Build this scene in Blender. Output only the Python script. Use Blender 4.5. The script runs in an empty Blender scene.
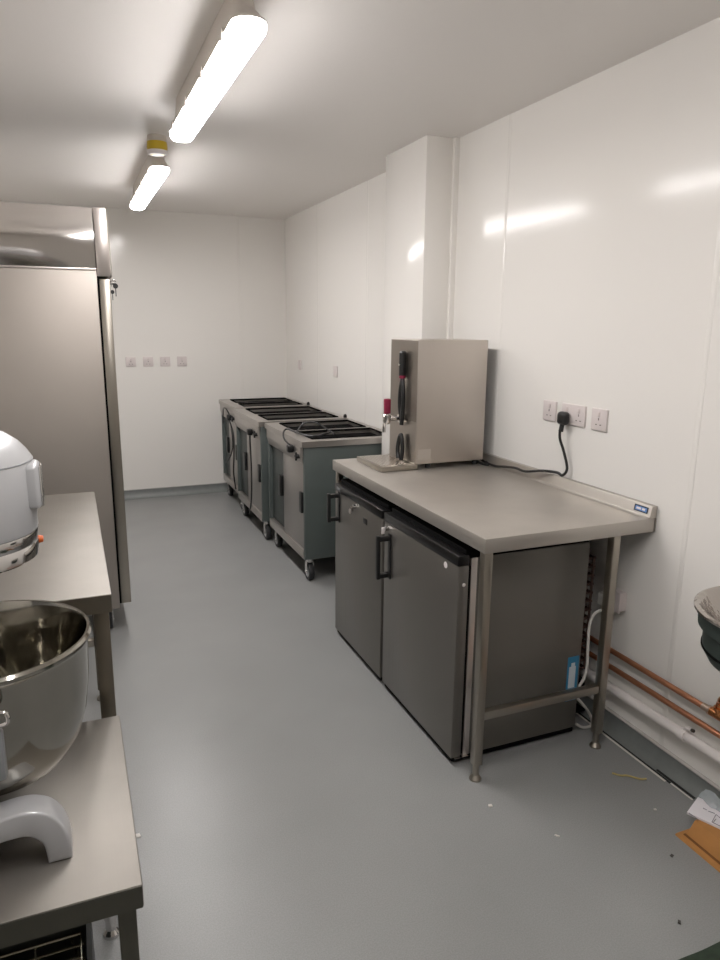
import bpy, bmesh, math, random
from mathutils import Vector, Matrix
random.seed(4)
S = bpy.context.scene
COL = S.collection
PI = math.pi

# ------------------------------------------------------------------ camera
F_PX, PITCH, YAW, ROLL, CAM_H = 698.09, 0.220335, 0.391714, 0.0092037, 1.57277
_sy, _cy, _sp, _cp = math.sin(YAW), math.cos(YAW), math.sin(PITCH), math.cos(PITCH)
FWD = Vector((_sy*_cp, _cy*_cp, -_sp)); _r = Vector((_cy, -_sy, 0)); _u = _r.cross(FWD)
RIGHT = math.cos(ROLL)*_r + math.sin(ROLL)*_u
UP = -math.sin(ROLL)*_r + math.cos(ROLL)*_u
def at(px, py, ax, val):
    """measured point of the photograph on the plane ax = val"""
    d = RIGHT*((px-360)/F_PX) - UP*((py-480)/F_PX) + FWD
    o = Vector((0, 0, CAM_H)); i = 'xyz'.index(ax)
    return o + d*((val-o[i])/d[i])
cd = bpy.data.cameras.new('camera'); cam = bpy.data.objects.new('camera', cd); COL.objects.link(cam)
cd.sensor_fit = 'VERTICAL'; cd.sensor_height = 36; cd.sensor_width = 27; cd.lens = F_PX/960*36; cd.clip_start = .02
cam.matrix_world = Matrix(((RIGHT.x, UP.x, -FWD.x, 0), (RIGHT.y, UP.y, -FWD.y, 0), (RIGHT.z, UP.z, -FWD.z, CAM_H), (0, 0, 0, 1)))
S.camera = cam

# ------------------------------------------------------------------ materials
def srgb(c):
    if isinstance(c, str): c = [int(c[i:i+2], 16)/255 for i in (0, 2, 4)]
    return tuple((v/12.92 if v <= .04045 else ((v+.055)/1.055)**2.4) for v in c) + (1,)
def mat(name, col, rough=.5, metal=0, spec=.5, noise=None, bump=None, brushed=None, emit=None, alpha=None, coat=0):
    """noise=(scale, amount) mottles the colour; bump=(scale, strength); brushed=(axis, amount, scale) fine roughness streaks"""
    m = bpy.data.materials.new(name); m.use_nodes = True; nt = m.node_tree; N = nt.nodes; L = nt.links
    b = N['Principled BSDF']; c = srgb(col)
    b.inputs['Base Color'].default_value = c; b.inputs['Roughness'].default_value = rough; b.inputs['Metallic'].default_value = metal
    b.inputs['Specular IOR Level'].default_value = spec; b.inputs['Coat Weight'].default_value = coat
    tc = N.new('ShaderNodeTexCoord')
    if noise:
        n = N.new('ShaderNodeTexNoise'); n.inputs['Scale'].default_value = noise[0]; n.inputs['Detail'].default_value = 6
        L.new(tc.outputs['Object'], n.inputs['Vector'])
        r = N.new('ShaderNodeValToRGB'); k = noise[1]
        r.color_ramp.elements[0].position = .3; r.color_ramp.elements[1].position = .7
        r.color_ramp.elements[0].color = tuple(v*(1-k) for v in c[:3])+(1,); r.color_ramp.elements[1].color = tuple(min(1, v*(1+k)) for v in c[:3])+(1,)
        L.new(n.outputs['Fac'], r.inputs['Fac']); L.new(r.outputs['Color'], b.inputs['Base Color'])
    if brushed:
        mp = N.new('ShaderNodeMapping'); sc = [brushed[2]]*3; sc['xyz'.index(brushed[0])] = brushed[2]*.012
        mp.inputs['Scale'].default_value = sc; L.new(tc.outputs['Object'], mp.inputs['Vector'])
        n = N.new('ShaderNodeTexNoise'); n.inputs['Scale'].default_value = 1; n.inputs['Detail'].default_value = 3
        L.new(mp.outputs['Vector'], n.inputs['Vector'])
        r = N.new('ShaderNodeMapRange'); r.inputs['To Min'].default_value = max(.02, rough-brushed[1]); r.inputs['To Max'].default_value = rough+brushed[1]
        L.new(n.outputs['Fac'], r.inputs['Value']); L.new(r.outputs['Result'], b.inputs['Roughness'])
    if bump:
        n = N.new('ShaderNodeTexNoise'); n.inputs['Scale'].default_value = bump[0]; n.inputs['Detail'].default_value = 2
        L.new(tc.outputs['Object'], n.inputs['Vector'])
        bp = N.new('ShaderNodeBump'); bp.inputs['Strength'].default_value = bump[1]; bp.inputs['Distance'].default_value = .02
        L.new(n.outputs['Fac'], bp.inputs['Height']); L.new(bp.outputs['Normal'], b.inputs['Normal'])
    if emit:
        b.inputs['Emission Color'].default_value = srgb(emit[0]); b.inputs['Emission Strength'].default_value = emit[1]
    if alpha is not None: b.inputs['Alpha'].default_value = alpha
    return m
def floor_mat():
    m = bpy.data.materials.new('grey_vinyl'); m.use_nodes = True; nt = m.node_tree; N = nt.nodes; L = nt.links; b = N['Principled BSDF']
    tc = N.new('ShaderNodeTexCoord')
    def noise(s, d, lo, hi, p0=.35, p1=.65):
        n = N.new('ShaderNodeTexNoise'); n.inputs['Scale'].default_value = s; n.inputs['Detail'].default_value = d
        L.new(tc.outputs['Object'], n.inputs['Vector'])
        r = N.new('ShaderNodeMapRange'); r.inputs['From Min'].default_value = p0; r.inputs['From Max'].default_value = p1
        r.inputs['To Min'].default_value = lo; r.inputs['To Max'].default_value = hi; L.new(n.outputs['Fac'], r.inputs['Value']); return r.outputs['Result']
    a = noise(260, 2, .90, 1.08); c = noise(2.6, 8, .93, 1.06, .25, .75); d = noise(9, 3, 1.0, .965, .5, .8)
    def mul(x, y):
        q = N.new('ShaderNodeMath'); q.operation = 'MULTIPLY'; L.new(x, q.inputs[0]); L.new(y, q.inputs[1]); return q.outputs[0]
    f = mul(a, c)
    mx = N.new('ShaderNodeVectorMath'); mx.operation = 'SCALE'; mx.inputs[0].default_value = srgb('848584')[:3]; L.new(f, mx.inputs['Scale'])
    L.new(mx.outputs[0], b.inputs['Base Color'])
    L.new(noise(3, 2, .29, .37, .2, .8), b.inputs['Roughness']); b.inputs['Specular IOR Level'].default_value = .45
    return m
def lens_mat(down, side):
    m = mat('lit_diffuser', 'ffffff', .4, emit=('fffaf8', 1)); nt = m.node_tree; N = nt.nodes; L = nt.links
    g = N.new('ShaderNodeNewGeometry'); sx = N.new('ShaderNodeSeparateXYZ'); L.new(g.outputs['Normal'], sx.inputs[0])
    r = N.new('ShaderNodeMapRange'); r.inputs['From Min'].default_value = -.15; r.inputs['From Max'].default_value = -.95
    r.inputs['To Min'].default_value = side; r.inputs['To Max'].default_value = down; L.new(sx.outputs['Z'], r.inputs['Value'])
    L.new(r.outputs['Result'], N['Principled BSDF'].inputs['Emission Strength']); return m
def wall_mat(name, col, rough, bumpy):
    m = mat(name, col, rough, spec=.2, bump=bumpy); return m

M = dict(
 wall=wall_mat('white_wall_panel', 'e6e3de', .15, (1.3, .03)),
 ceil=wall_mat('white_ceiling_panel', 'ebe7e3', .42, (1.0, .02)),
 trim=mat('white_joint_trim', 'e0ddd9', .3),
 floor=floor_mat(), cove=mat('grey_cove', '6d716f', .45, noise=(30, .06)), cove_edge=mat('pale_cove_edge', 'b9b6b2', .4),
 dark_gap=mat('dark_gap', '141414', .8), white_line=mat('white_sealant', 'd8d4cc', .5),
 steel=mat('brushed_steel', 'b4aca4', .33, 1, brushed=('x', .07, 260)),
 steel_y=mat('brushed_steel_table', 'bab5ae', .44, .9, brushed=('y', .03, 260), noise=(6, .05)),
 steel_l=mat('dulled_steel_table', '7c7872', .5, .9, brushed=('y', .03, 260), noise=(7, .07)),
 steel_v=mat('brushed_steel_upright', 'a09a90', .30, 1, brushed=('y', .05, 300)),
 steel_bright=mat('bright_steel', 'ece7e3', .1, 1, bump=(2.2, .25)),
 steel_fascia=mat('pale_steel', 'd8d0cb', .3, 1),
 steel_side=mat('cabinet_side_steel', 'a59e97', .55, .88, noise=(3, .03)),
 black2=mat('gloss_black', '0a0a0b', .3),
 steel_boiler=mat('boiler_steel', 'c3bbb3', .42, .95, noise=(4, .03)),
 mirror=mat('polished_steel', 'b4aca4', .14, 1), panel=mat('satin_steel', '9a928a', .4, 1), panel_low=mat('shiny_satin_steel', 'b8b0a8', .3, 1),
 bowl=mat('polished_bowl_steel', '9f9c94', .09, 1),
 steel_dark=mat('shaded_steel', '5c5b53', .34, .9), steel_mid=mat('brown_shaded_steel', '7b7468', .34, .95),  # steel tones with the shade of the left tables put into the colour
 chrome=mat('chrome', 'd6d4d2', .08, 1),
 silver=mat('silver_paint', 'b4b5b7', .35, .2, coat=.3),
 silver_dark=mat('silver_paint_dark', '8e9194', .36, .35, coat=.3),  # darker silver for the mixer seam, clip, arms and fridge badge
 fridge=mat('grey_steel_door', '77746f', .38, .75, brushed=('z', .05, 200)),
 fridge_side=mat('grey_cabinet_side', '6a6761', .42, .45),
 black=mat('black_plastic', '101112', .35), rubber=mat('black_rubber', '17181a', .6), matt=mat('matt_black', '060606', .9, spec=.08),
 green=mat('green_grey_paint', '4b5351', .45, .1, noise=(4, .04)), green_d=mat('dark_green_grey_paint', '303735', .45, .1),
 cup_door=mat('pale_steel_door', '9c9894', .33, .8, brushed=('z', .05, 200)), cup_top=mat('worn_steel', 'b4afaa', .35, .9),
 red=mat('dark_red_plastic', '7e1436', .35), white=mat('white_plastic', 'e4dedb', .35), cable=mat('white_cable', 'c9c6c0', .45),
 socket=mat('white_socket', 'd2c9c7', .35), socket_dark=mat('socket_slots', '6c6462', .5), switch=mat('socket_switch', 'cfc4c2', .3),
 copper=mat('copper', 'c98a69', .38, .85, noise=(14, .12)), copper_b=mat('bright_copper', 'd08a5a', .22, 1), solder=mat('solder', 'cdb8a6', .35, 1),
 sticker=mat('translucent_sticker', 'c6beb5', .45, .6),
 sink=mat('sink_steel', 'b9b2ac', .13, 1, bump=(26, .3)), sink_body=mat('dark_sink_plastic', '29322f', .45),
 card=mat('brown_card', 'a9743c', .8, noise=(18, .08)), card_d=mat('brown_card_slot_shadow', '6f461f', .85), paper=mat('white_paper', 'dfdce0', .7),
 ink=mat('grey_ink', '77747c', .7), film=mat('clear_film', 'b9c2c6', .25, alpha=.55), mat_green=mat('dark_green_fabric', '1f2d1f', .9, noise=(60, .25)),
 yellow=mat('yellow_plastic', 'c2a312', .45), beige=mat('beige_plastic', 'c4bcb2', .5), straw=mat('yellow_straw', 'a1915a', .6),
 orange=mat('orange_plastic', 'e0682a', .45), blue=mat('blue_label', '2f7ba2', .5), label_w=mat('pale_label', 'c4ced4', .5), blue_d=mat('navy_badge', '1d2530', .4), blue_l=mat('blue_badge', '5e86c0', .4),
 rust=mat('dark_rust_metal', '3d2a24', .6, .5, noise=(40, .4)), crate=mat('black_crate', '1b1e1a', .6), wire=mat('wire_steel', 'b5b0a0', .25, 1),
 lens=lens_mat(56, 22), lens_dim=lens_mat(42, 32), fixture=mat('fixture_plastic', 'c9c2ba', .5), debris_w=mat('white_scrap', 'cfcac4', .6), debris_d=mat('dark_scrap', '3c3936', .8),
)

# ------------------------------------------------------------------ mesh building
class MB:
    def __init__(s): s.bm = bmesh.new()
    def _merge(s, b):
        me = bpy.data.meshes.new('tmp'); b.to_mesh(me); b.free(); s.bm.from_mesh(me); bpy.data.meshes.remove(me)
    def box(s, x0, x1, y0, y1, z0, z1, bev=0, seg=2, rot=None):
        b = bmesh.new(); bmesh.ops.create_cube(b, size=1)
        for v in b.verts: v.co = Vector(((x0+x1)/2+v.co.x*(x1-x0), (y0+y1)/2+v.co.y*(y1-y0), (z0+z1)/2+v.co.z*(z1-z0)))
        if bev: bmesh.ops.bevel(b, geom=list(b.edges), offset=bev, segments=seg, profile=.5, affect='EDGES')
        if rot:
            c = Vector(((x0+x1)/2, (y0+y1)/2, (z0+z1)/2)); bmesh.ops.rotate(b, verts=b.verts, cent=c, matrix=rot)
        s._merge(b); return s
    def prism(s, pts, ax, a0, a1, bev=0, seg=2):
        """polygon in the plane across ax (order xy, xz or yz) pushed from a0 to a1"""
        b = bmesh.new()
        def P(p, a): return {'x': (a, p[0], p[1]), 'y': (p[0], a, p[1]), 'z': (p[0], p[1], a)}[ax]
        vs = [b.verts.new(P(p, a0)) for p in pts]; f = b.faces.new(vs)
        r = bmesh.ops.extrude_face_region(b, geom=[f])
        d = Vector({'x': (a1-a0, 0, 0), 'y': (0, a1-a0, 0), 'z': (0, 0, a1-a0)}[ax])
        for v in r['geom']:
            if isinstance(v, bmesh.types.BMVert): v.co += d
        bmesh.ops.recalc_face_normals(b, faces=b.faces)
        if bev:
            capf = [f for f in b.faces if len(f.verts) == len(pts)]
            es = list({e for f in capf for e in f.edges}) if len(pts) > 6 else list(b.edges)
            bmesh.ops.bevel(b, geom=es, offset=bev, segments=seg, profile=.5, affect='EDGES')
        s._merge(b); return s
    def lathe(s, c, prof, seg=48, ax='z'):
        b = bmesh.new(); rings = []
        for r, h in prof:
            ring = []
            for i in range(seg if r > 1e-6 else 1):
                t = 2*PI*i/seg; u, v = r*math.cos(t), r*math.sin(t)
                p = {'z': (u, v, h), 'x': (h, u, v), 'y': (v, h, u)}[ax]
                ring.append(b.verts.new(Vector(c)+Vector(p)))
            rings.append(ring)
        for a, d in zip(rings, rings[1:]):
            n = max(len(a), len(d))
            for i in range(n):
                j = (i+1) % n
                q = [a[i % len(a)], a[j % len(a)], d[j % len(d)], d[i % len(d)]]
                q = list(dict.fromkeys(q))
                if len(q) > 2: b.faces.new(q)
        bmesh.ops.recalc_face_normals(b, faces=b.faces)
        s._merge(b); return s
    def cyl(s, p0, p1, r, seg=20, r1=None):
        p0, p1 = Vector(p0), Vector(p1); d = p1-p0; b = bmesh.new()
        bmesh.ops.create_cone(b, cap_ends=True, segments=seg, radius1=r, radius2=r if r1 is None else r1, depth=d.length)
        q = Vector((0, 0, 1)).rotation_difference(d.normalized()).to_matrix()
        for v in b.verts: v.co = q @ v.co + (p0+p1)/2
        s._merge(b); return s
    def tube(s, pts, r, seg=10, sub=6):
        pts = [Vector(p) for p in pts]
        if sub > 1 and len(pts) > 2:
            o = []; n = len(pts)
            for i in range(n-1):
                a, b_, c, d = pts[max(i-1, 0)], pts[i], pts[i+1], pts[min(i+2, n-1)]
                for k in range(sub):
                    t = k/sub
                    o.append(.5*((2*b_)+(c-a)*t+(2*a-5*b_+4*c-d)*t*t+(3*b_-a-3*c+d)*t**3))
            o.append(pts[-1]); pts = o
        b = bmesh.new(); rings = []; up = None
        for i, p in enumerate(pts):
            t = (pts[min(i+1, len(pts)-1)]-pts[max(i-1, 0)]).normalized()
            if up is None: up = t.orthogonal().normalized()
            else:
                up = (up-t*up.dot(t)); up = up.normalized() if up.length > 1e-5 else t.orthogonal().normalized()
            w = t.cross(up)
            rings.append([b.verts.new(p+r*(math.cos(2*PI*k/seg)*up+math.sin(2*PI*k/seg)*w)) for k in range(seg)])
        for a, d in zip(rings, rings[1:]):
            for k in range(seg): b.faces.new((a[k], a[(k+1) % seg], d[(k+1) % seg], d[k]))
        b.faces.new(rings[0][::-1]); b.faces.new(rings[-1])
        bmesh.ops.recalc_face_normals(b, faces=b.faces)
        s._merge(b); return s
    def poly(s, pts):
        s.bm.faces.new([s.bm.verts.new(p) for p in pts]); return s
    def build(s, name, m, parent=None, label=None):
        me = bpy.data.meshes.new(name); off = ORG.get(parent.name, Vector()) if parent else Vector()
        for v in s.bm.verts: v.co -= off
        s.bm.to_mesh(me); s.bm.free()
        for p in me.polygons: p.use_smooth = True
        me.set_sharp_from_angle(angle=math.radians(35))
        me.materials.append(M[m] if isinstance(m, str) else m)
        o = bpy.data.objects.new(name, me); COL.objects.link(o)
        if parent: o.parent = parent; ORG[o.name] = off
        if label: o['label'] = label
        return o
ORG = {}
def thing(name, label, cat, loc, group=None):
    o = bpy.data.objects.new(name, None); COL.objects.link(o); o.location = loc; o.empty_display_size = .1
    ORG[o.name] = Vector(loc); o['label'] = label; o['category'] = cat
    if group: o['group'] = group
    return o
def tag(o, label, cat, group=None):
    o['label'] = label; o['category'] = cat
    if group: o['group'] = group
    return o
def struct(name, mb, m):
    o = mb.build(name, m); o['kind'] = 'structure'; return o
def lone(mb, name, m, label, cat, group=None):
    """a thing that is one mesh, its origin at its own base"""
    vs = [v.co for v in mb.bm.verts]
    c = Vector(((min(v.x for v in vs)+max(v.x for v in vs))/2, (min(v.y for v in vs)+max(v.y for v in vs))/2, min(v.z for v in vs)))
    for v in mb.bm.verts: v.co -= c
    o = mb.build(name, m); o.location = c
    return tag(o, label, cat, group)
def stadium(x0, x1, y0, y1, r=None, n=10):
    r = r or min(x1-x0, y1-y0)/2; o = []
    for cx, cy, a0 in ((x1-r, y1-r, 0), (x0+r, y1-r, PI/2), (x0+r, y0+r, PI), (x1-r, y0+r, 1.5*PI)):
        for i in range(n+1): o.append((cx+r*math.cos(a0+PI/2*i/n), cy+r*math.sin(a0+PI/2*i/n)))
    out = [o[0]]
    for p in o[1:]:
        if (p[0]-out[-1][0])**2+(p[1]-out[-1][1])**2 > 1e-9: out.append(p)
    if (out[0][0]-out[-1][0])**2+(out[0][1]-out[-1][1])**2 < 1e-9: out.pop()
    return out

# ------------------------------------------------------------------ the room
XR, XL, YB, YF, ZC = 1.9135, -.68, 6.49, -2.6, 2.4955
struct('floor', MB().box(XL-.1, XR+.1, YF-.1, YB+.1, -.1, 0), 'floor')
struct('ceiling', MB().box(XL-.1, XR+.1, YF-.1, YB+.1, ZC, ZC+.1), 'ceil')
struct('wall_right', MB().box(XR, XR+.1, YF, YB+.1, 0, ZC), 'wall')
struct('wall_left', MB().box(XL-.1, XL, YF, YB+.1, 0, ZC), 'wall')
struct('wall_back', MB().box(XL, XR, YB, YB+.1, 0, ZC), 'wall')
struct('wall_front', MB().box(XL, XR, YF-.1, YF, 0, ZC), 'wall')
struct('wall_column', MB().box(1.735, XR+.02, 3.365, 3.86, 0, ZC, .004), 'wall')
def joint(n, mb): struct('trim_%d' % n, mb, 'wall')
for i, y in enumerate((1.70, 2.90, 4.54, 5.57)): joint(i+1, MB().box(XR-.0012, XR+.01, y-.010, y+.010, .06, ZC, .001))
joint(5, MB().box(1.48-.012, 1.48+.012, YB-.0015, YB+.01, .08, ZC, .001))
joint(6, MB().box(1.885, XR+.01, 3.345, 3.367, .06, ZC, .002))
# coved skirting
def cove(w, h, n=7): return [(w*(1-math.sin(PI/2*i/n))**1.0*1.0, h*(1-math.cos(PI/2*i/n))) for i in range(n+1)]
cv = [(XR+.01, 0), (1.853, 0)]+[(1.853+.052*math.sin(PI/2*i/7), .062*(1-math.cos(PI/2*i/7))+.001) for i in range(8)]+[(XR+.01, .063)]
struct('baseboard_right', MB().prism(cv, 'y', YF, YB), 'cove')
struct('trim_7', MB().box(1.898, XR+.004, YF, YB, .062, .067, .001), 'cove_edge')
cvb = [(YB+.01, 0), (YB-.05, 0)]+[(YB-.05+.045*math.sin(PI/2*i/7), .078*(1-math.cos(PI/2*i/7))+.001) for i in range(8)]+[(YB+.01, .08)]
struct('trim_12', MB().box(XL, XR, YB-.007, YB+.004, .078, .084, .001), 'cove_edge')
struct('baseboard_back', MB().prism(cvb, 'x', XL, 1.86), 'cove')
# unfinished joint between cove and floor: a dark gap with a white line beside it, in two lengths
struct('trim_8', MB().box(1.846, 1.855, 1.585, 3.1, 0, .0016), 'dark_gap')
struct('trim_9', MB().box(1.838, 1.846, 1.60, 3.1, 0, .0012), 'white_line')
struct('trim_10', MB().box(1.857, 1.867, 1.49, 1.66, 0, .0035), 'dark_gap')
struct('trim_11', MB().box(1.849, 1.857, 1.49, 1.585, 0, .0012), 'white_line')

# ------------------------------------------------------------------ ceiling lights and detector
def light(y0, y1, label, lens='lens'):
    t = thing('ceiling_light', label, 'light', (.527, (y0+y1)/2, ZC), 'strip lights in a line on the ceiling')
    x0, x1 = .477, .577
    b = bmesh.new(); rings = []
    for dx, dy, z in ((.024, .09, ZC), (.018, .07, 2.43), (.006, .02, 2.393), (0, 0, 2.383), (0, 0, 2.3775)):
        rings.append([b.verts.new((p[0], p[1], z)) for p in stadium(x0+dx, x1-dx, y0+dy, y1-dy)])
    for a, d in zip(rings, rings[1:]):
        for k in range(len(a)): b.faces.new((a[k], a[(k+1) % len(a)], d[(k+1) % len(a)], d[k]))
    b.faces.new(rings[0]); b.faces.new(rings[-1]); bmesh.ops.recalc_face_normals(b, faces=b.faces)
    q = MB(); q._merge(b); q.build('housing', 'fixture', t)
    b = bmesh.new(); rings = []
    for dx, z in ((.001, 2.377), (.0005, 2.367), (.003, 2.356), (.010, 2.348), (.022, 2.345)):
        rings.append([b.verts.new((p[0], p[1], z)) for p in stadium(x0+dx, x1-dx, y0+dx, y1-dx)])
    for a, d in zip(rings, rings[1:]):
        for k in range(len(a)): b.faces.new((a[k], a[(k+1) % len(a)], d[(k+1) % len(a)], d[k]))
    b.faces.new(rings[0]); b.faces.new(rings[-1]); bmesh.ops.recalc_face_normals(b, faces=b.faces)
    q = MB(); q._merge(b); q.build('diffuser', lens, t, 'glowing white diffuser')
    for k in range(4):
        y = y0+.16+k*(y1-y0-.32)/3
        for x in (x0-.003, x1+.003): MB().box(x-.003, x+.003, y-.014, y+.014, 2.363, 2.393, .002).build('clip', 'fixture', t)
light(2.06, 3.40, 'lit white strip light on ceiling, the nearer and larger one')
light(4.075, 5.485, 'lit white strip light on ceiling, beyond the yellow detector')
light(.045, 1.405, 'lit white strip light on ceiling, above the mixer, unseen, added to light the near end', 'lens_dim')  # unseen strip added to light the near end of the room
t = thing('smoke_detector', 'round ceiling detector with yellow band between the two strip lights', 'detector', (.497, 3.955, ZC))
c = (.497, 3.955, 0)
MB().lathe(c, [(0, ZC), (.045, ZC), (.048, 2.48), (.049, 2.466), (.0, 2.466)]).build('mounting_base', 'beige', t)
MB().lathe(c, [(0, 2.4655), (.049, 2.4655), (.052, 2.44), (.048, 2.418), (.036, 2.406), (0, 2.402)]).build('yellow_band', 'yellow', t)
MB().lathe(c, [(.049, 2.4195), (.0525, 2.424), (.0535, 2.419), (.047, 2.406), (.041, 2.4035), (.040, 2.408), (.049, 2.4195)]).build('rim', 'white', t)

# ------------------------------------------------------------------ tall fridge on the left
t = thing('upright_fridge', 'tall stainless upright fridge on castors, by the back of the left side', 'fridge', (-.25, 3.95, 0))
Y0, Y1 = 3.58, 4.28
MB().box(-.62, .148, Y0, Y1, .13, 1.803, .004).build('cabinet', 'steel_side', t)
up = MB()
b = bmesh.new()   # the gently bowed upper side panel over the motor
nx, nz = 24, 14
g = [[b.verts.new((-.62+.766*i/nx, Y0-.001-.022*math.sin(PI*j/nz)*(1-.6*(i/nx)**4), 1.812+.263*j/nz)) for i in range(nx+1)] for j in range(nz+1)]
for j in range(nz):
    for i in range(nx): b.faces.new((g[j][i], g[j][i+1], g[j+1][i+1], g[j+1][i]))
up._merge(b); up.box(-.62, .146, Y0, Y1, 1.812, 2.075)
up.build('motor_cover', 'steel_bright', t, 'polished upper side panel')
MB().box(-.62, .147, Y0-.004, Y1, 1.802, 1.8115, .002).build('seam_strip', 'steel_fascia', t)
d = MB().box(.157, .205, Y0, Y1, .155, 1.765, .004).build('door', 'steel_v', t)
MB().box(.1475, .1575, Y0+.004, Y1-.004, .155, 1.768).build('gasket', 'matt', d, 'black door gasket')
f = MB().prism([(.150, 1.776), (.208, 1.776), (.212, 1.80), (.209, 1.93), (.203, 2.078), (.150, 2.078)], 'y', Y0-.002, Y1, .003).build('fascia', 'steel_fascia', t)
MB().prism([(.212, 1.774), (.217, 1.776), (.215, 1.93), (.207, 2.078), (.203, 2.078), (.210, 1.93)], 'y', Y0+.004, Y1).build('lip', 'steel_v', f)
k = MB().cyl((.205, 3.66, 1.752), (.236, 3.66, 1.752), .009).build('lock', 'chrome', t)
kk = MB(); kk.cyl((.232, 3.65, 1.738), (.232, 3.656, 1.738), .012); kk.box(.230, .234, 3.65, 3.656, 1.69, 1.73)
kk.build('key', 'black', k)
kk = MB(); kk.cyl((.216, 3.646, 1.71), (.216, 3.652, 1.71), .0095); kk.box(.2145, .2175, 3.646, 3.652, 1.672, 1.702)
kk.build('key', 'black', k)
MB().tube([(.236, 3.655, 1.757), (.226, 3.65, 1.767), (.214, 3.65, 1.757), (.214, 3.649, 1.735)], .0018).build('key_ring', 'chrome', k)
def castor(parent, x, y, r=.055, top=.15, tyre='rubber', ang=0.):
    """swivel castor: plate, fork, wheel and tyre"""
    c = Vector((x, y, r)); ax = Vector((math.cos(ang), math.sin(ang), 0))
    q = MB(); q.box(x-.04, x+.04, y-.04, y+.04, top-.006, top, .002); q.cyl((x, y, top-.03), (x, y, top-.005), .024)
    for s in (-1, 1):
        p = c+ax*s*.021
        q.box(p.x-.003, p.x+.003, p.y-.018, p.y+.018, r-.012, top-.026, .002)
    q.cyl(c-ax*.028, c+ax*.028, .008)
    w = q.build('castor', 'chrome', parent)
    MB().lathe(c, [(.0, -.012), (r*.62, -.014), (r*.66, -.016), (r*.66, .016), (r*.62, .014), (0, .012)], 28, 'x').build('wheel', 'silver', w)
    MB().lathe(c, [(r*.64, -.0165), (r*.93, -.0165), (r, -.009), (r, .009), (r*.93, .0165), (r*.64, .0165), (r*.64, -.0165)], 32, 'x').build('tyre', tyre, w)
    return w
for x, y in ((.09, Y0+.07), (.09, Y1-.07), (-.55, Y0+.07), (-.55, Y1-.07)): castor(t, x, y, .05, .1305)

# ------------------------------------------------------------------ steel tables on the left
def leg_part(t, x, y, w, top, m='steel_v', foot='steel_v', fh=.05):
    l = MB().box(x-w/2, x+w/2, y-w/2, y+w/2, fh, top, .003).build('leg', m, t)
    MB().lathe((x, y, 0), [(0, 0), (w*.68, 0), (w*.68, .006), (w*.5, .014), (w*.36, .02), (w*.36, fh), (0, fh)], 20).build('foot', foot, l)
    return l
t = thing('prep_table', 'stainless steel table behind the mixer, against the tall fridge', 'table', (-.28, 2.35, 0))
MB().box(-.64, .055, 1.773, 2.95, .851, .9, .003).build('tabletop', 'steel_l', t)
for x in (.027, -.6):
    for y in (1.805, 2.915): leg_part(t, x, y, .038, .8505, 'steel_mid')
MB().box(-.638, .053, 1.7715, 1.7728, .852, .898).build('apron', 'steel_mid', t)  # thin plate and legs coloured darker for the shaded near side
MB().box(-.582, .008, 2.90, 2.93, .25, .28, .002).build('rail', 'steel_v', t)
t = thing('mixer_table', 'low stainless steel stand carrying the food mixer', 'table', (-.28, 1.4, 0))
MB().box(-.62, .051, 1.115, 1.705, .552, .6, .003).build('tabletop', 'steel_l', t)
MB().box(-.618, .049, 1.1135, 1.1148, .553, .598).build('apron', 'steel_dark', t)  # dark reflection of the near side put into the apron and leg colour
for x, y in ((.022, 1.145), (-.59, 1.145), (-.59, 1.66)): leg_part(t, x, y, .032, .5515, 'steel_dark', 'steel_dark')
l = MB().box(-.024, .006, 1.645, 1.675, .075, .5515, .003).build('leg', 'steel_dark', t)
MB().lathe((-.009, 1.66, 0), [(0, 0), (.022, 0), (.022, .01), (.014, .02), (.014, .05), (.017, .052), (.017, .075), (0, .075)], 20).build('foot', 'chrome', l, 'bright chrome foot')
# crate with wire racks under it
t = thing('crate', 'black open crate of wire racks under the mixer stand', 'crate', (-.29, 1.4, 0))
MB().box(-.52, -.052, 1.22, 1.58, 0, .02, .003).build('bottom', 'crate', t)
q = MB(); q.box(-.52, -.508, 1.22, 1.58, .02, .16); q.box(-.064, -.052, 1.22, 1.58, .02, .16); q.box(-.508, -.064, 1.568, 1.58, .02, .16); q.box(-.508, -.064, 1.22, 1.232, .02, .16)
q.build('wall', 'crate', t)
pl = ['lowest wire rack in the black crate under the mixer stand', 'second wire rack from the bottom in the black crate', 'third wire rack from the bottom in the black crate', 'topmost wire rack in the black crate under the mixer stand']
for k in range(4):
    z = .03+k*.032; q = MB()
    x0, x1, y0, y1 = -.50, -.072-.006*(k % 2), 1.24, 1.555
    q.tube([(x0, y0, z), (x1, y0, z), (x1, y1, z), (x0, y1, z), (x0, y0, z)], .0035, 8, 1)
    for i in range(1, 9): q.cyl((x0, y0+(y1-y0)*i/9, z), (x1, y0+(y1-y0)*i/9, z), .002, 8)
    for x in (x0+.1, x1-.1): q.cyl((x, y0, z-.004), (x, y1, z-.004), .0025, 8)
    for x in (x0+.02, x1-.02):
        for y in (y0+.01, y1-.01): q.cyl((x, y, z-.010), (x, y, z), .003, 8)
    lone(q, 'wire_rack', 'wire', pl[k], 'wire rack', 'wire racks under the mixer stand')

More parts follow.
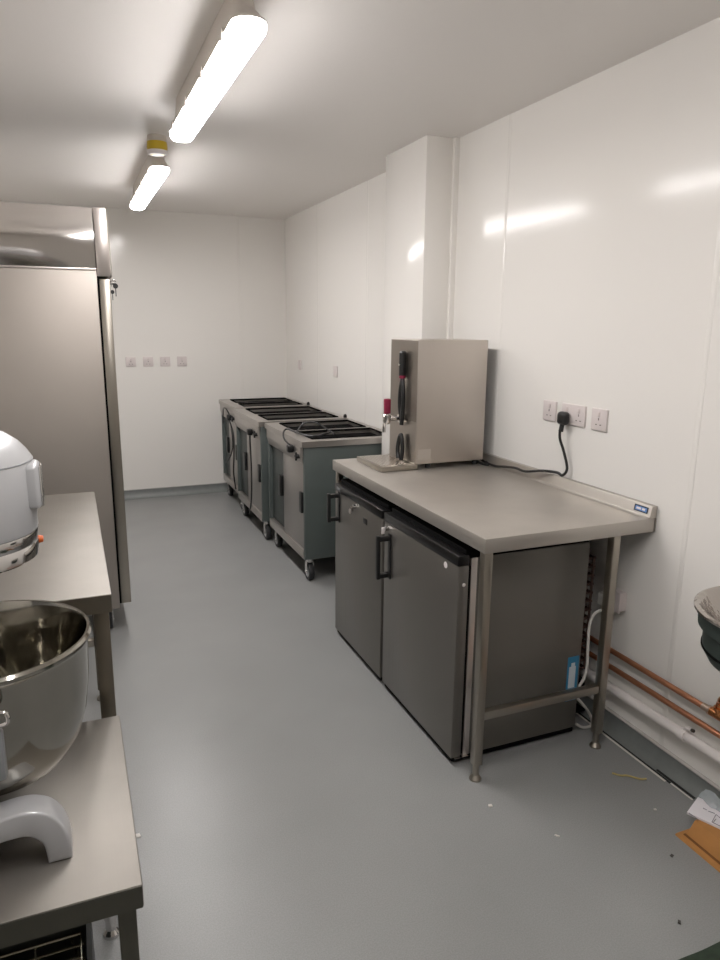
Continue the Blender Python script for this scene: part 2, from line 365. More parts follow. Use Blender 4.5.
# ------------------------------------------------------------------ planetary mixer
MX, MY, MR = -.2072, 1.42, .1297
t = thing('food_mixer', 'silver planetary food mixer with steel bowl on the low stand', 'mixer', (-.35, MY, .6))
arch = [(-.063, .6), (-.064, .635), (-.072, .668), (-.088, .695), (-.108, .709), (-.135, .716), (-.175, .713), (-.26, .70), (-.56, .685), (-.56, .6),
        (-.40, .6), (-.30, .635), (-.23, .655), (-.178, .665), (-.138, .666), (-.118, .654), (-.108, .636), (-.104, .6)]
def smooth2(p, n=5):
    o = []
    for i in range(len(p)-1):
        a, b, c, d = p[max(i-1, 0)], p[i], p[i+1], p[min(i+2, len(p)-1)]
        for k in range(n):
            u = k/n; o.append(tuple(.5*(2*b[j]+(c[j]-a[j])*u+(2*a[j]-5*b[j]+4*c[j]-d[j])*u*u+(3*b[j]-a[j]-3*c[j]+d[j])*u**3) for j in (0, 1)))
    return o+[p[-1]]
arch = smooth2(arch[:9])+smooth2(arch[10:])
for y0, ax_ in ((1.226, 0), (1.556, -.04)): MB().prism([(a+ax_, b) for a, b in arch], 'y', y0, y0+.058, .006, 3).build('leg', 'silver', t)
MB().prism(stadium(-.64, -.40, 1.285, 1.555, .05), 'z', .6, .66, .008).build('base', 'silver', t)
MB().prism(stadium(-.63, -.43, 1.31, 1.53, .06), 'z', .655, 1.22, .01).build('column', 'silver', t)
b = bmesh.new(); loops = []
base = stadium(-.64, MX+MR, MY-MR, MY+MR, None, 14)
spine = lambda p: Vector((min(max(p[0], -.5), MX), MY))
for k, z in ((.985, 1.191), (1., 1.195), (1.0, 1.322), (.985, 1.328), (.94, 1.338), (.84, 1.354), (.68, 1.370), (.46, 1.383), (.22, 1.390), (.0, 1.392)):
    loops.append([b.verts.new((spine(p).x+(p[0]-spine(p).x)*k, MY+(p[1]-MY)*k, z)) for p in base])
for a, d in zip(loops, loops[1:]):
    for i in range(len(a)):
        j = (i+1) % len(a); b.faces.new((a[i], a[j], d[j], d[i]))
b.faces.new(loops[0][::-1]); bmesh.ops.remove_doubles(b, verts=b.verts, dist=1e-5); bmesh.ops.recalc_face_normals(b, faces=b.faces)
q = MB(); q._merge(b); h = q.build('head', 'silver', t)
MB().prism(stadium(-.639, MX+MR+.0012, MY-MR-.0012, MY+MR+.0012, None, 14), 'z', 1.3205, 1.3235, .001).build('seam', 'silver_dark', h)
MB().lathe((MX, MY, 0), [(0, 1.1905), (.129, 1.1905), (.1295, 1.188), (.1285, 1.170), (.1275, 1.1685), (.1283, 1.167), (.1265, 1.141), (.121, 1.137), (.06, 1.138), (0, 1.138)], 64).build('planetary_ring', 'chrome', t, 'polished chrome ring under the head')
u = MB().box(-.11, -.066, 1.370, 1.438, 1.233, 1.318, .010, 3).build('attachment_hub', 'silver', t)
MB().box(-.0665, -.0625, 1.376, 1.432, 1.238, 1.313, .002).build('hub_cover', 'chrome', u)
MB().lathe((-.083, 1.44, 1.158), [(0, -.012), (.007, -.012), (.0085, .0), (.006, .010), (0, .011)], 16, 'x').build('safety_plug', 'orange', t, 'small orange plug beside the chrome ring')
# bowl
bx, by = -.193, 1.42
out = [(0, .692), (.06, .695), (.100, .703), (.135, .722), (.159, .762), (.174, .81), (.182, .87), (.187, .955), (.190, .963), (.1945, .967), (.195, .973), (.191, .978), (.186, .977),
       (.183, .970), (.178, .87), (.169, .81), (.154, .767), (.131, .729), (.098, .710), (.06, .702), (0, .700)]
bo = MB().lathe((bx, by, 0), out, 96).build('bowl', 'bowl', t)
q = MB(); q.tube([(-.186, 1.235, .93), (-.170, 1.218, .928), (-.145, 1.212, .925), (-.145, 1.212, .905), (-.175, 1.216, .903), (-.19, 1.23, .904)], .004)
q.build('handle', 'chrome', bo)
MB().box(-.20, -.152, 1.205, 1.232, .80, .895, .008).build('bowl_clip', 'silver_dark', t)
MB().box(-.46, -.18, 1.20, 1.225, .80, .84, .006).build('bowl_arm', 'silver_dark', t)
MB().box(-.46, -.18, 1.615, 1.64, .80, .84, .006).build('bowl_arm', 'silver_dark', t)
q = MB(); q.cyl((bx-.005, by-.02, 1.0), (bx-.005, by-.02, 1.12), .014); q.box(bx-.03, bx+.018, by-.04, by, .955, 1.01, .004)
sh = q.build('shaft', 'chrome', t)
q = MB()
for i in range(8):
    a = PI*i/8; cx, cy_ = bx-.005, by-.02; ca, sa = math.cos(a), math.sin(a)
    q.tube([(cx+ca*r, cy_+sa*r, z) for r, z in ((.012, .955), (.05, .88), (.078, .78), (.055, .73), (0, .71), (-.055, .73), (-.078, .78), (-.05, .88), (-.012, .955))], .0022, 6, 4)
q.build('whisk', 'wire', t)

# ------------------------------------------------------------------ the steel worktable on the right
XF, YN, YFAR = 1.1945, 1.831, 3.26
t = thing('work_table', 'long stainless steel worktable with upstand, over the two fridges', 'table', (1.55, 2.55, 0))
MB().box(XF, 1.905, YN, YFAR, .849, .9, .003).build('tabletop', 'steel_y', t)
u = MB().prism([(1.868, .9002), (1.880, .906), (1.888, .945), (1.9115, .945), (1.9115, .9002)], 'y', YN, YFAR, .0015).build('upstand', 'steel_y', t)
MB().box(1.906, 1.9115, YN, YN+.06, .85, .8998).build('end_fold', 'steel_v', u)
# maker's badge on the upstand
b0, b1 = YN+.014, YN+.082
def badge(y0, y1, z0, z1, dx):
    s = (1.888-1.880)/(.945-.906); X = lambda z: 1.880+(z-.906)*s-dx
    q = MB(); q.poly([(X(z0), y0, z0), (X(z0), y1, z0), (X(z1), y1, z1), (X(z1), y0, z1)]); return q
bd = badge(b0, b1, .914, .937, .0012).build('badge', 'blue_d', u, 'small navy and blue maker badge')
badge(b0+.006, b1-.006, .918, .933, .0018).build('badge_field', 'blue_l', bd)
badge(b0+.014, b1-.040, .922, .9295, .0023).build('badge_mark', 'white', bd)
badge(b1-.034, b1-.012, .922, .9295, .0023).build('badge_mark', 'white', bd)
for x, y in ((1.222, 1.862), (1.755, 1.862), (1.222, 3.228), (1.82, 3.228)): leg_part(t, x, y, .032, .8485, 'steel_v', 'steel_v', .06)
MB().box(1.239, 1.738, 1.85, 1.876, .232, .262, .002).build('cross_brace', 'steel_v', t)
MB().box(1.81, 1.83, 1.879, 3.211, .55, .58, .002).build('rear_rail', 'steel_v', t) if False else None

# ------------------------------------------------------------------ undercounter fridges
def fridge(y0, y1, label, near):
    t = thing('undercounter_fridge', label, 'fridge', (1.45, (y0+y1)/2, 0), 'fridges under the worktable')
    MB().box(1.2525, 1.738, y0+.006, y1-.006, .028, .790, .003).build('cabinet', 'fridge_side', t)
    MB().box(1.2275, 1.252, y0+.003, y1-.004, .03, .79, .001).build('front_frame', 'steel_fascia' if near else 'steel_v', t)
    MB().box(1.205, 1.736, y0+.004, y1-.004, .7905, .822, .004).build('top', 'matt', t)
    d = MB().box(1.175, 1.2175, y0, y1, .030, .766, .004).build('door', 'fridge', t)
    MB().box(1.217, 1.227, y0+.008, y1-.008, .035, .76).build('gasket', 'matt', d)
    MB().box(1.172, 1.2175, y0-.001, y1+.001, .7665, .8035, .004).build('top_trim', 'black2', d)
    MB().box(1.185, 1.73, y0+.01, y1-.01, .010, .0275).build('kickplate', 'matt', t)
    hz0, hz1, hy = (.535, .722, y1-.060) if near else (.62, .765, y1-.058)
    q = MB(); q.box(1.112, 1.128, hy-.011, hy+.011, hz0, hz1, .004)
    for z in (hz0+.014, hz1-.014): q.box(1.12, 1.1748, hy-.011, hy+.011, z-.010, z+.010, .003)
    q.box(1.169, 1.1748, hy-.013, hy+.013, hz0-.004, hz1+.004, .002)
    q.build('handle', 'black', d)
    if near:
        lk = MB().cyl((1.160, y1-.035, .743), (1.1748, y1-.035, .743), .011).build('lock', 'chrome', d)
        MB().box(1.145, 1.160, y1-.037, y1-.033, .720, .75, .002).build('key', 'white', lk)
        MB().cyl((1.174, y0+.088, .745), (1.1748, y0+.088, .745), .012, 24).build('sticker', 'white', d)
        hg = MB().cyl((1.196, y0-.004, .70), (1.196, y0-.0002, .70), .007).build('hinge_pin', 'chrome', d)
        MB().box(1.19, 1.245, y0-.006, y0+.05, .0285, .0298).build('hinge', 'chrome', t)
        MB().box(1.735-.075, 1.735-.042, y0+.0045, y0+.0055, .18, .335).build('energy_label', 'blue', t, 'blue energy label') if False else None
    else:
        lk = MB().cyl((1.163, 2.895, .747), (1.1748, 2.895, .747), .010).build('lock', 'chrome', d)
        MB().box(1.150, 1.164, 2.893, 2.897, .725, .752, .002).build('key', 'chrome', lk)
        MB().cyl((1.152, 2.912, .722), (1.156, 2.912, .722), .012).build('key_fob', 'steel_fascia', lk)
        ds = MB().box(1.172, 1.1748, 2.755, 2.80, .695, .722, .002).build('display', 'black', d)
        MB().box(1.1705, 1.1718, y1-.075, y1-.03, .778, .79).build('badge', 'silver_dark', d)
    return t
fridge(2.595, 3.165, 'grey undercounter fridge farther along under the worktable, by the hot cupboards', False)
t = fridge(1.957, 2.570, 'grey undercounter fridge at near end of the worktable, blue label on side', True)
y = 1.9625
lb = MB().box(1.678, 1.729, y-.0012, y+.0005, .150, .335).build('energy_label', 'blue', t, 'blue energy label with pale panel')
MB().box(1.686, 1.716, y-.0020, y-.0013, .205, .295).build('label_panel', 'label_w', lb)
MB().box(1.694, 1.711, y-.0020, y-.0013, .295, .31).build('label_panel', 'label_w', lb)
MB().box(1.682, 1.726, y-.0020, y-.0013, .152, .166).build('label_panel', 'label_w', lb)
q = MB(); q.box(1.752, 1.80, 2.03, 2.5, .26, .74)
for k in range(14):
    z = .26+k*.035; q.tube([(1.785, 1.985, z), (1.785, 2.50, z)], .006, 8, 1)
    q.cyl((1.755, 1.99, z), (1.775, 1.99, z), .005, 8)
for yy in range(16): q.box(1.780, 1.792, 1.99+yy*.032, 1.993+yy*.032, .26, .72)
q.box(1.7385, 1.752, 2.02, 2.05, .30, .33); q.box(1.7385, 1.752, 2.02, 2.05, .66, .69)
q.build('condenser', 'rust', t)
q = MB(); q.lathe((1.80, 2.2, 0), [(0, .03), (.05, .03), (.06, .05), (.062, .12), (.05, .15), (0, .155)], 24); q.box(1.739, 1.86, 2.05, 2.4, .022, .03); q.box(1.742, 1.80, 1.995, 2.08, .14, .205, .004)
q.build('compressor', 'matt', t)
pts = [at(px, py, 'y', 1.972) for px, py in ((611, 610), (602, 610), (594, 614), (589.5, 625), (588, 645), (587, 665), (584, 678), (577, 689))]
MB().tube(pts, .0055).build('power_cord', 'cable', t, 'white power cord')
pts = [at(px, py, 'y', 1.972) for px, py in ((577, 698), (585, 707), (591.5, 718), (591, 726), (583, 729), (576, 724))]
for p in pts: p.z = max(p.z, .008)
MB().tube(pts, .0055).build('power_cord', 'cable', t, 'white cord looping on the floor')

# ------------------------------------------------------------------ water boiler on the worktable
t = thing('water_boiler', 'stainless countertop water boiler with red tap on the worktable', 'water boiler', (1.6, 3.03, .9))
BX0, BX1, BY0, BY1 = 1.475, 1.848, 2.892, 3.185
MB().box(BX0+.003, BX1, BY0, BY1, .925, 1.502, .003).build('body', 'steel_boiler', t)
MB().box(BX0, BX0+.0025, BY0+.003, BY1-.003, 1.125, 1.499).build('front_panel', 'panel', t)
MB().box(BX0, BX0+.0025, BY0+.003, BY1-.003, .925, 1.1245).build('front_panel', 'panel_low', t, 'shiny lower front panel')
tr = MB().box(1.297, BX0+.012, BY0-.005, BY1, .902, .9245, .0015).build('drip_tray', 'steel_v', t)
q = MB()
for k in range(10): q.box(1.31+k*.015, 1.318+k*.015, BY0+.02, BY1-.025, .9246, .926)
q.build('grille', 'mirror', tr)
for x in (1.56, 1.82):
    for yy in (BY0+.03, BY1-.03): MB().cyl((x, yy, .9), (x, yy, .925), .014).build('foot', 'rubber', t)
# level gauge
GY, GX = 3.012, 1.4565
q = MB(); q.cyl((GX, GY, 1.335), (GX, GY, 1.44), .017); q.lathe((GX, GY, 0), [(.0, 1.449), (.012, 1.449), (.017, 1.44)], 20)
g = q.build('level_gauge', 'black', t, 'black sight gauge')
MB().cyl((GX, GY, 1.322), (GX, GY, 1.335), .0162).build('collar', 'red', g, 'red collar')
MB().cyl((GX-.019, GY+.004, 1.385), (GX-.014, GY+.003, 1.385), .007).build('rivet', 'chrome', g)
q = MB(); q.tube([(GX, GY, 1.323), (GX-.003, GY+.014, 1.26), (GX-.003, GY+.017, 1.19), (GX, GY+.004, 1.13)], .009); q.tube([(GX, GY, 1.323), (GX, GY-.013, 1.26), (GX, GY-.014, 1.19), (GX, GY-.002, 1.10)], .010)
q.build('gauge_tube', 'black', g)
q = MB(); q.tube([(GX-.01, GY+.006, .935), (GX-.008, GY+.018, .98), (GX-.004, GY+.012, 1.03), (GX, GY, 1.05), (GX, GY-.014, 1.02), (GX, GY-.018, .97), (GX-.004, GY-.014, .93)], .010)
q.build('reflection_loop', 'black', t, 'black loop for the dark reflection in the lower front panel')  # solid loop standing in for a dark reflection in the lower panel
# tap
TY = 3.04
TX, TZ = 1.393, 1.128
q = MB(); q.cyl((TX, TY, TZ), (1.474, TY, TZ), .013); q.lathe((TX, TY, 0), [(0, TZ-.025), (.014, TZ-.025), (.019, TZ-.015), (.019, TZ+.015), (.013, TZ+.022), (0, TZ+.022)], 20)
q.lathe((0, TY, TZ), [(0, 1.456), (.022, 1.458), (.022, 1.4745), (0, 1.4745)], 24, 'x'); q.tube([(TX, TY, TZ-.015), (TX-.013, TY, TZ-.03), (TX-.014, TY, TZ-.065)], .008)
tp = q.build('tap', 'chrome', t)
MB().box(TX-.016, TX+.016, TY-.012, TY+.012, TZ+.0225, TZ+.096, .006).build('tap_lever', 'red', tp, 'dark red tap lever')
MB().box(BX0+.012, BX0+.082, BY0-.0012, BY0-.0002, .945, .995).build('sticker', 'sticker', t, 'pale sticker at the corner')
MB().tube([(1.80, 3.0, .96), (1.855, 2.96, .93), (1.862, 2.90, .912), (1.86, 2.80, .910), (1.855, 2.70, .925), (1.852, 2.62, .935), (1.85, 2.54, .935), (1.865, 2.45, .955), (1.885, 2.37, .962), (1.888, 2.335, .956),
           (1.893, 2.315, .99), (1.885, 2.335, 1.06), (1.875, 2.352, 1.11), (1.872, 2.352, 1.15)], .006).build('power_cord', 'black', t, 'black power cord')
MB().tube([(1.83, 3.05, .93), (1.858, 2.99, .912), (1.84, 2.90, .907), (1.855, 2.85, .907), (1.86, 2.88, .915)], .006).build('power_cord', 'black', t, 'slack of black cord behind the boiler')
q = MB(); q.box(1.866, 1.9035, 2.326, 2.380, 1.168, 1.224, .016, 4); q.cyl((1.876, 2.352, 1.14), (1.882, 2.352, 1.176), .010)
q.build('plug', 'black', t, 'black plug')

# ------------------------------------------------------------------ sockets
def socket(axis, plane, u0, u1, z0, z1, label, gang=1, grp=None, detail=True, name='wall_socket', cat='socket'):
    """plate flat on the wall plane; u runs along the wall"""
    th = .009
    def bx(a0, a1, b0, b1, d0, d1, bev=0):
        q = MB()
        if axis == 'x': q.box(plane-d1, plane-d0, a0, a1, b0, b1, bev)
        else: q.box(a0, a1, plane-d1, plane-d0, b0, b1, bev)
        return q
    loc = (plane-.0, (u0+u1)/2, z0) if axis == 'x' else ((u0+u1)/2, plane, z0)
    t = thing(name, label, cat, loc, grp)
    bx(u0, u1, z0, z1, 0.0, th, .003).build('plate', 'socket', t)
    if not detail: return t
    w = (u1-u0)/gang
    for g in range(gang):
        c = u0+w*(g+.5); zc = (z0+z1)/2
        bx(c-.007, c+.007, zc+.012, zc+.030, th-.002, th+.003, .001).build('switch', 'switch', t)
        q = MB()
        for du, dz, wu, wz in ((0, .006, .005, .009), (-.012, -.016, .009, .004), (.012, -.016, .009, .004)):
            p = bx(c+du-wu/2, c+du+wu/2, zc+dz-wz/2-.004, zc+dz+wz/2-.004, th-.001, th+.0006); q._merge(p.bm)
        q.build('socket_slots', 'socket_dark', t)
    return t
bs = ['nearest the tall fridge', 'second from the tall fridge', 'third from the tall fridge', 'farthest from the tall fridge']
for k in range(4):
    x0 = .455+k*.1465
    socket('y', YB, x0, x0+.086, 1.185, 1.271, 'white single socket on the back wall, '+bs[k], grp='row of four sockets on the back wall')
sg = 'sockets on the wall above the worktable'
socket('x', XR, 2.432, 2.518, 1.170, 1.256, 'white single socket above the worktable, left of the plugged-in one', grp=sg)
socket('x', XR, 2.246, 2.392, 1.170, 1.256, 'white double socket above the worktable with black plug in it', 2, grp=sg)
socket('x', XR, 2.121, 2.207, 1.170, 1.256, 'white single socket above the worktable, nearest its free end', grp=sg)
socket('x', XR, 6.02, 6.106, 1.165, 1.25, 'small white wall plate near the back corner above the hot cupboards', detail=False, name='wall_plate', cat='wall plate')
socket('x', XR, 5.10, 5.186, 1.165, 1.25, 'small white wall plate above the middle hot cupboard', detail=False, name='wall_plate', cat='wall plate')
t = thing('fused_outlet', 'white outlet box low on wall behind the worktable leg', 'socket', (XR, 1.975, .5))
MB().box(XR-.032, XR, 1.935, 2.025, .50, .575, .004).build('back_box', 'socket', t)
MB().box(XR-.041, XR-.0325, 1.93, 2.03, .495, .58, .003).build('plate', 'socket', t)
MB().box(XR-.075, XR-.0415, 1.962, 2.012, .512, .562, .006).build('plug', 'cable', t, 'white plug')

# ------------------------------------------------------------------ pipes
lone(MB().tube([(1.893, 2.75, .323), (1.893, 1.53, .323)], .0105, 16, 1), 'copper_pipe', 'copper', 'upper copper pipe along the right wall, ending in a fitting', 'pipe', 'copper pipes low on the right wall')
t = thing('pipe_fitting', 'shiny copper valve fitting at the end of the upper pipe', 'fitting', (1.893, 1.48, .30))
q = MB(); q.cyl((1.893, 1.53, .323), (1.893, 1.495, .323), .0125); q.cyl((1.893, 1.505, .323), (1.893, 1.498, .323), .016)
q.build('collar', 'solder', t)
q = MB(); q.cyl((1.893, 1.4955, .323), (1.893, 1.43, .323), .0155); q.tube([(1.893, 1.465, .325), (1.893, 1.465, .36), (1.893, 1.462, .372), (1.88, 1.45, .388), (1.87, 1.43, .39)], .0145, 14)
q.cyl((1.893, 1.465, .345), (1.893, 1.465, .353), .020)
q.build('elbow', 'copper_b', t)
lone(MB().tube([(1.893, 1.43, .323), (1.893, .6, .323)], .0105, 16, 1), 'copper_pipe', 'copper', 'copper pipe past the valve fitting, running out under the sink', 'pipe', 'copper pipes low on the right wall')
lone(MB().tube([(1.893, 2.75, .252), (1.893, .6, .262)], .0105, 16, 1), 'copper_pipe', 'copper', 'lower copper pipe along the right wall', 'pipe', 'copper pipes low on the right wall')
t = thing('waste_pipe', 'white plastic waste pipe along the wall just above the skirting', 'pipe', (1.885, 1.6, .17))
MB().tube([(1.889, 2.9, .150), (1.889, .6, .205)], .0185, 18, 1).build('tube', 'white', t)
q = MB(); q.cyl((1.889, 1.60, .1805), (1.889, 1.575, .1815), .0225); q.tube([(1.889, 1.587, .20), (1.885, 1.575, .215), (1.882, 1.55, .222)], .007)
cl = q.build('pipe_clip', 'white', t)
MB().cyl((1.881, 1.552, .222), (1.880, 1.542, .224), .006).build('screw', 'debris_d', cl)

# ------------------------------------------------------------------ round sink
sx, sy_, sz = 1.687, 1.15, .841
t = thing('hand_sink', 'round steel basin on dark plastic body on the right wall', 'sink', (sx, sy_, .652))
MB().lathe((sx, sy_, 0), [(.0, .745), (.04, .746), (.10, .755), (.150, .778), (.185, .81), (.199, .832), (.206, .840), (.213, .842), (.221, .838), (.221, .832), (.204, .830), (.188, .80), (.152, .768), (.10, .748), (.0, .738)], 80).build('bowl', 'sink', t)
bd = MB().lathe((sx, sy_, 0), [(.0, .652), (.10, .656), (.145, .668), (.172, .688), (.186, .712), (.190, .725), (.191, .775), (.196, .780), (.206, .785), (.209, .820), (.216, .824), (.217, .831), (.205, .829), (.192, .8), (0, .7)], 80).build('body', 'sink_body', t)
MB().lathe((sx, sy_, 0), [(.186, .722), (.1925, .722), (.1925, .728), (.186, .728)], 80).build('band', 'matt', bd)
MB().box(sx+.1, XR-.0005, sy_-.09, sy_+.09, .68, .80, .004).build('bracket', 'sink_body', t)
MB().lathe((sx, sy_, 0), [(0, .7465), (.02, .7465), (.022, .749), (0, .7495)], 24).build('drain', 'chrome', t)

# ------------------------------------------------------------------ hot cupboards
def cupboard(y0, y1, dx, label, cords):
    X0, X1 = 1.25+dx, 1.875
    t = thing('hot_cupboard', label, 'hot cupboard', (1.56, (y0+y1)/2, 0), 'row of hot cupboards along the right wall')
    a, b_ = y0+.012, y1-.012
    MB().box(X0, X1, a, a+.03, .15, .852, .004).build('side_panel', 'green', t)
    MB().box(X0, X1, b_-.03, b_, .15, .852, .004).build('side_panel', 'green', t)
    MB().box(X1-.02, X1, a+.0305, b_-.0305, .15, .852).build('back_panel', 'green', t)
    MB().box(X0+.03, X1-.021, a+.0305, b_-.0305, .15, .18).build('bottom_panel', 'green_d', t)
    MB().box(X0-.004, X0+.028, a+.0305, b_-.0305, .15, .208, .003).build('bottom_rail', 'cup_top', t)
    mid = a+.03+(b_-a-.06)*.56
    d = MB().box(X0+.004, X0+.022, a+.032, mid, .210, .745, .003).build('door', 'cup_door', t)
    MB().box(X0-.012, X0+.0038, a+.036, a+.082, .44, .57, .004).build('handle', 'black', d)
    d = MB().box(X0+.024, X0+.042, mid-.03, b_-.032, .210, .745, .003).build('door', 'green_d', t, 'dark green sliding door')
    MB().box(X0-.010, X0+.0238, mid+.035, mid+.085, .44, .58, .004).build('handle', 'black', d)
    MB().prism([(X0-.016, .852), (X0+.03, .852), (X0+.03, .748), (X0-.002, .748), (X0-.016, .80)], 'y', a+.0305, b_-.0305, .002).build('control_panel', 'cup_top', t)
    # top: a steel frame round two long wells
    TX0, TX1 = X0-.018, X1+.012
    ym = (y0+y1)/2; xa, xb = TX0+.085, TX1-.045
    q = MB()
    for s in ((TX0, xa, y0, y1), (xb, TX1, y0, y1), (xa, xb, y0, y0+.07), (xa, xb, y1-.05, y1), (xa, xb, ym-.035, ym+.025)): q.box(s[0], s[1], s[2], s[3], .853, .888)
    q.build('top', 'cup_top', t)
    for w0, w1 in ((y0+.0705, ym-.0355), (ym+.0255, y1-.0505)):
        q = MB(); q.box(xa+.0005, xb-.0005, w0, w1, .853, .860); q.build('well', 'matt', t, 'dark open heating well')
        q = MB(); q.tube([(xa+.01, w0+.012, .888), (xb-.01, w0+.012, .888), (xb-.01, w1-.012, .888), (xa+.01, w1-.012, .888), (xa+.01, w0+.012, .888)], .007, 8, 1)
        q.build('well_rack', 'matt', t)
    q = MB()
    q.prism([(TX1-.03, .888), (TX1-.03, .905), (TX1-.022, .915), (TX1-.012, .915), (TX1-.006, .905), (TX1-.006, .888)], 'y', y0+.02, y0+.035, .002); q.build('stop', 'black', t)
    kx = X0-.010
    q = MB(); q.cyl((kx-.026, y0+.075, .79), (kx+.004, y0+.075, .79), .014); q.box(kx-.028, kx-.016, y0+.055, y0+.095, .784, .796, .002); q.box(kx-.028, kx-.016, y0+.07, y0+.08, .765, .815, .002)
    q.build('control_knob', 'black', t)
    px_, py_, pz = X0-.012, y0+cords['plug'][0], cords['plug'][1]
    q = MB(); q.box(px_-.044, px_-.006, py_-.024, py_+.024, pz-.024, pz+.024, .010, 3); q.box(px_-.008, px_+.004, py_-.012, py_+.012, pz-.012, pz+.012)
    pg = q.build('plug', 'black', t)
    for pts in cords['runs']:
        MB().tube([(X0+p[0], y0+p[1], p[2]) for p in pts], .006, 8).build('power_cord', 'black', t, 'black power cord')
    for x in (X0+.045, X1-.06):
        for yy in (y0+.065, y1-.085): castor(t, x, yy, .058, .1505, ang=random.choice((0, .25, -.2)))
    return t
cupboard(3.885, 4.745, 0, 'green-grey hot cupboard nearest the worktable, its whole near side showing', dict(plug=(.18, .822),
  runs=[[(-.04, .18, .845), (-.05, .26, .87), (-.03, .34, .90), (.0, .36, .915), (.03, .30, .905), (.07, .20, .895), (.12, .15, .894), (.2, .22, .894), (.28, .30, .893)],
        [(.05, .33, .893), (.10, .33, .95), (.17, .30, .957), (.24, .24, .91), (.26, .20, .893)]]))
cupboard(4.80, 5.64, -.028, 'middle hot cupboard of the row of three', dict(plug=(.20, .79),
  runs=[[(-.035, .20, .76), (-.03, .22, .70), (-.025, .225, .55), (-.03, .21, .35), (-.035, .23, .22), (-.03, .30, .17)]]))
cupboard(5.675, 6.37, .0, 'hot cupboard farthest away, beside the back wall', dict(plug=(.17, .79),
  runs=[[(-.035, .17, .815), (-.04, .26, .85), (-.035, .40, .84), (-.03, .46, .77), (-.03, .47, .70)],
        [(-.035, .16, .765), (-.03, .12, .70), (-.025, .11, .56), (-.03, .22, .44), (-.03, .40, .36)],
        [(-.035, .17, .765), (-.03, .05, .66), (-.035, .03, .50), (-.04, .04, .34), (-.03, .02, .20)],
        [(-.03, .40, .74), (-.03, .30, .765), (-.035, .19, .79)]]))

# ------------------------------------------------------------------ on the floor by the right wall
t = thing('cardboard_box', 'flattened brown cardboard box on the floor against the right skirting', 'box', (1.75, 1.15, 0))
MB().prism([(1.664, .000), (1.84, .0), (1.84, .006), (1.666, .006)], 'y', .90, 1.385).build('flap', 'card', t)
MB().prism([(1.692, .0065), (1.838, .0065), (1.838, .050), (1.722, .050)], 'y', .90, 1.368, .001).build('side', 'card', t)
MB().prism([(1.7015, .020), (1.7065, .0275), (1.7005, .0285), (1.6955, .021)], 'y', .95, 1.235).build('slit', 'card_d', t, 'dark slot in the card')
MB().box(1.684, 1.6915, .90, 1.372, .0062, .0085).build('fold_shadow', 'card_d', t, 'dark strip painted as the shadow below the side')  # line of shadow between flap and side, laid on as a dark strip
z = .058
p = [at(687, 812, 'z', z), at(698, 797, 'z', z)]
e = (p[1]-p[0]); n = Vector((e.y, -e.x, 0)).normalized()
if n.y > 0: n = -n
L_ = .30
t2 = thing('leaflet', 'white paper leaflet with line drawing lying on the cardboard', 'paper', ((p[0]+p[1])/2 + n*.12).to_tuple())
MB().prism([(v.x, v.y) for v in (p[0], p[1], p[1]+n*L_, p[0]+n*L_)], 'z', .0505, .058).build('sheet', 'paper', t2)
q = MB()
for a, b_ in (((703, 808), (707, 810)), ((708, 811), (715, 813.5)), ((716, 814.5), (712, 822)), ((712, 822), (720, 826)), ((716, 814.5), (722, 819)), ((689, 813), (699, 820)), ((713.5, 822), (716, 819))):
    q.tube([at(*a, 'z', .0588), at(*b_, 'z', .0588)], .0012, 5, 1)
q.build('drawing', 'ink', t2)
a = at(697, 797, 'z', .07); b_ = at(706, 791, 'z', .07); c_ = at(716, 798, 'z', .07)
q = MB(); g = bmesh.new()
G = [[g.verts.new(Vector((1.808+.010*j, 1.436+.003*j-.017*i, .062+.005*math.sin(i*1.7+j)+.002*j))) for i in range(6)] for j in range(6)]
for j in range(5):
    for i in range(5): g.faces.new((G[j][i], G[j][i+1], G[j+1][i+1], G[j+1][i]))
q._merge(g); lone(q, 'plastic_film', 'film', 'crumpled clear plastic film beside the leaflet on the cardboard', 'plastic film')
g = bmesh.new(); nx, ny = 24, 12
G = [[g.verts.new((1.28+.5*i/nx, 1.036-.5*j/ny, .011+.0015*math.sin(i*.9+j*1.3))) for i in range(nx+1)] for j in range(ny+1)]
for j in range(ny):
    for i in range(nx): g.faces.new((G[j][i], G[j+1][i], G[j+1][i+1], G[j][i+1]))
r = bmesh.ops.extrude_face_region(g, geom=list(g.faces))
for v in r['geom']:
    if isinstance(v, bmesh.types.BMVert): v.co.z = .0005
bmesh.ops.recalc_face_normals(g, faces=g.faces)
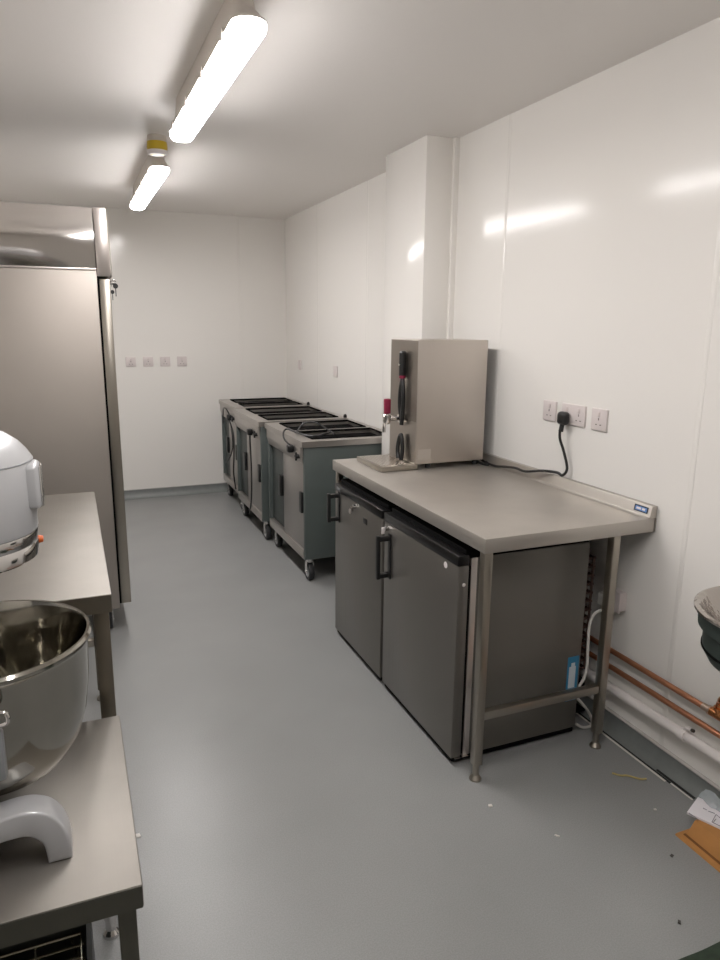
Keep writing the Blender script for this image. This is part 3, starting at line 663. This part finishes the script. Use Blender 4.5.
q = MB(); q._merge(g); lone(q, 'floor_mat', 'mat_green', 'dark green cloth mat on the floor, only its corner in view', 'mat')
lone(MB().tube([(1.695, 1.703, .004), (1.715, 1.68, .004), (1.735, 1.672, .004), (1.764, 1.64, .004), (1.785, 1.632, .004)], .0035, 8), 'straw_strip', 'straw', 'thin yellowish strip on the floor near the worktable leg', 'scrap')
def chip(name, x, y, sx_, sy, h, m, label, a=0.):
    sx_, sy = sx_*.7, sy*.7
    q = MB(); q.prism([(x+u*math.cos(a)-v*math.sin(a), y+u*math.sin(a)+v*math.cos(a)) for u, v in ((-sx_, -sy*.7), (sx_*.8, -sy), (sx_, sy*.6), (-sx_*.5, sy))], 'z', 0, h)
    lone(q, name, m, label, 'scrap')
chip('plastic_scrap', 1.192, 1.719, .011, .008, .004, 'debris_w', 'pale scrap on the floor in front of the near fridge')
chip('paper_scrap', 1.312, 1.52, .004, .012, .003, 'debris_w', 'tiny white sliver on the open floor, nearer than the worktable', .7)
chip('paper_scrap', 1.694, 1.499, .008, .006, .003, 'debris_w', 'white crumb on the floor beyond the cardboard')
chip('dirt_speck', 1.584, 1.321, .010, .007, .002, 'debris_d', 'dark smudge-like speck on the floor beside the cardboard', .5)
chip('dirt_speck', 1.411, 1.128, .008, .006, .005, 'debris_d', 'dark speck on the floor just beyond the green mat', .9)
chip('paper_scrap', .088, 2.008, .010, .014, .003, 'debris_w', 'white paper scrap on the floor beside the mixer stand', .3)

# ------------------------------------------------------------------ light and colour
w = bpy.data.worlds.new('world'); S.world = w; w.use_nodes = True
w.node_tree.nodes['Background'].inputs['Color'].default_value = (.9, .95, 1, 1); w.node_tree.nodes['Background'].inputs['Strength'].default_value = .1
S.view_settings.view_transform = 'Standard'
S.view_settings.look = 'None'
S.view_settings.exposure = .22; S.view_settings.gamma = 1.07
S.cycles.max_bounces = 10; S.cycles.diffuse_bounces = 6; S.cycles.glossy_bounces = 5
S.cycles.use_denoising = True
S.cycles.sample_clamp_indirect = 6
S.cycles.caustics_reflective = False
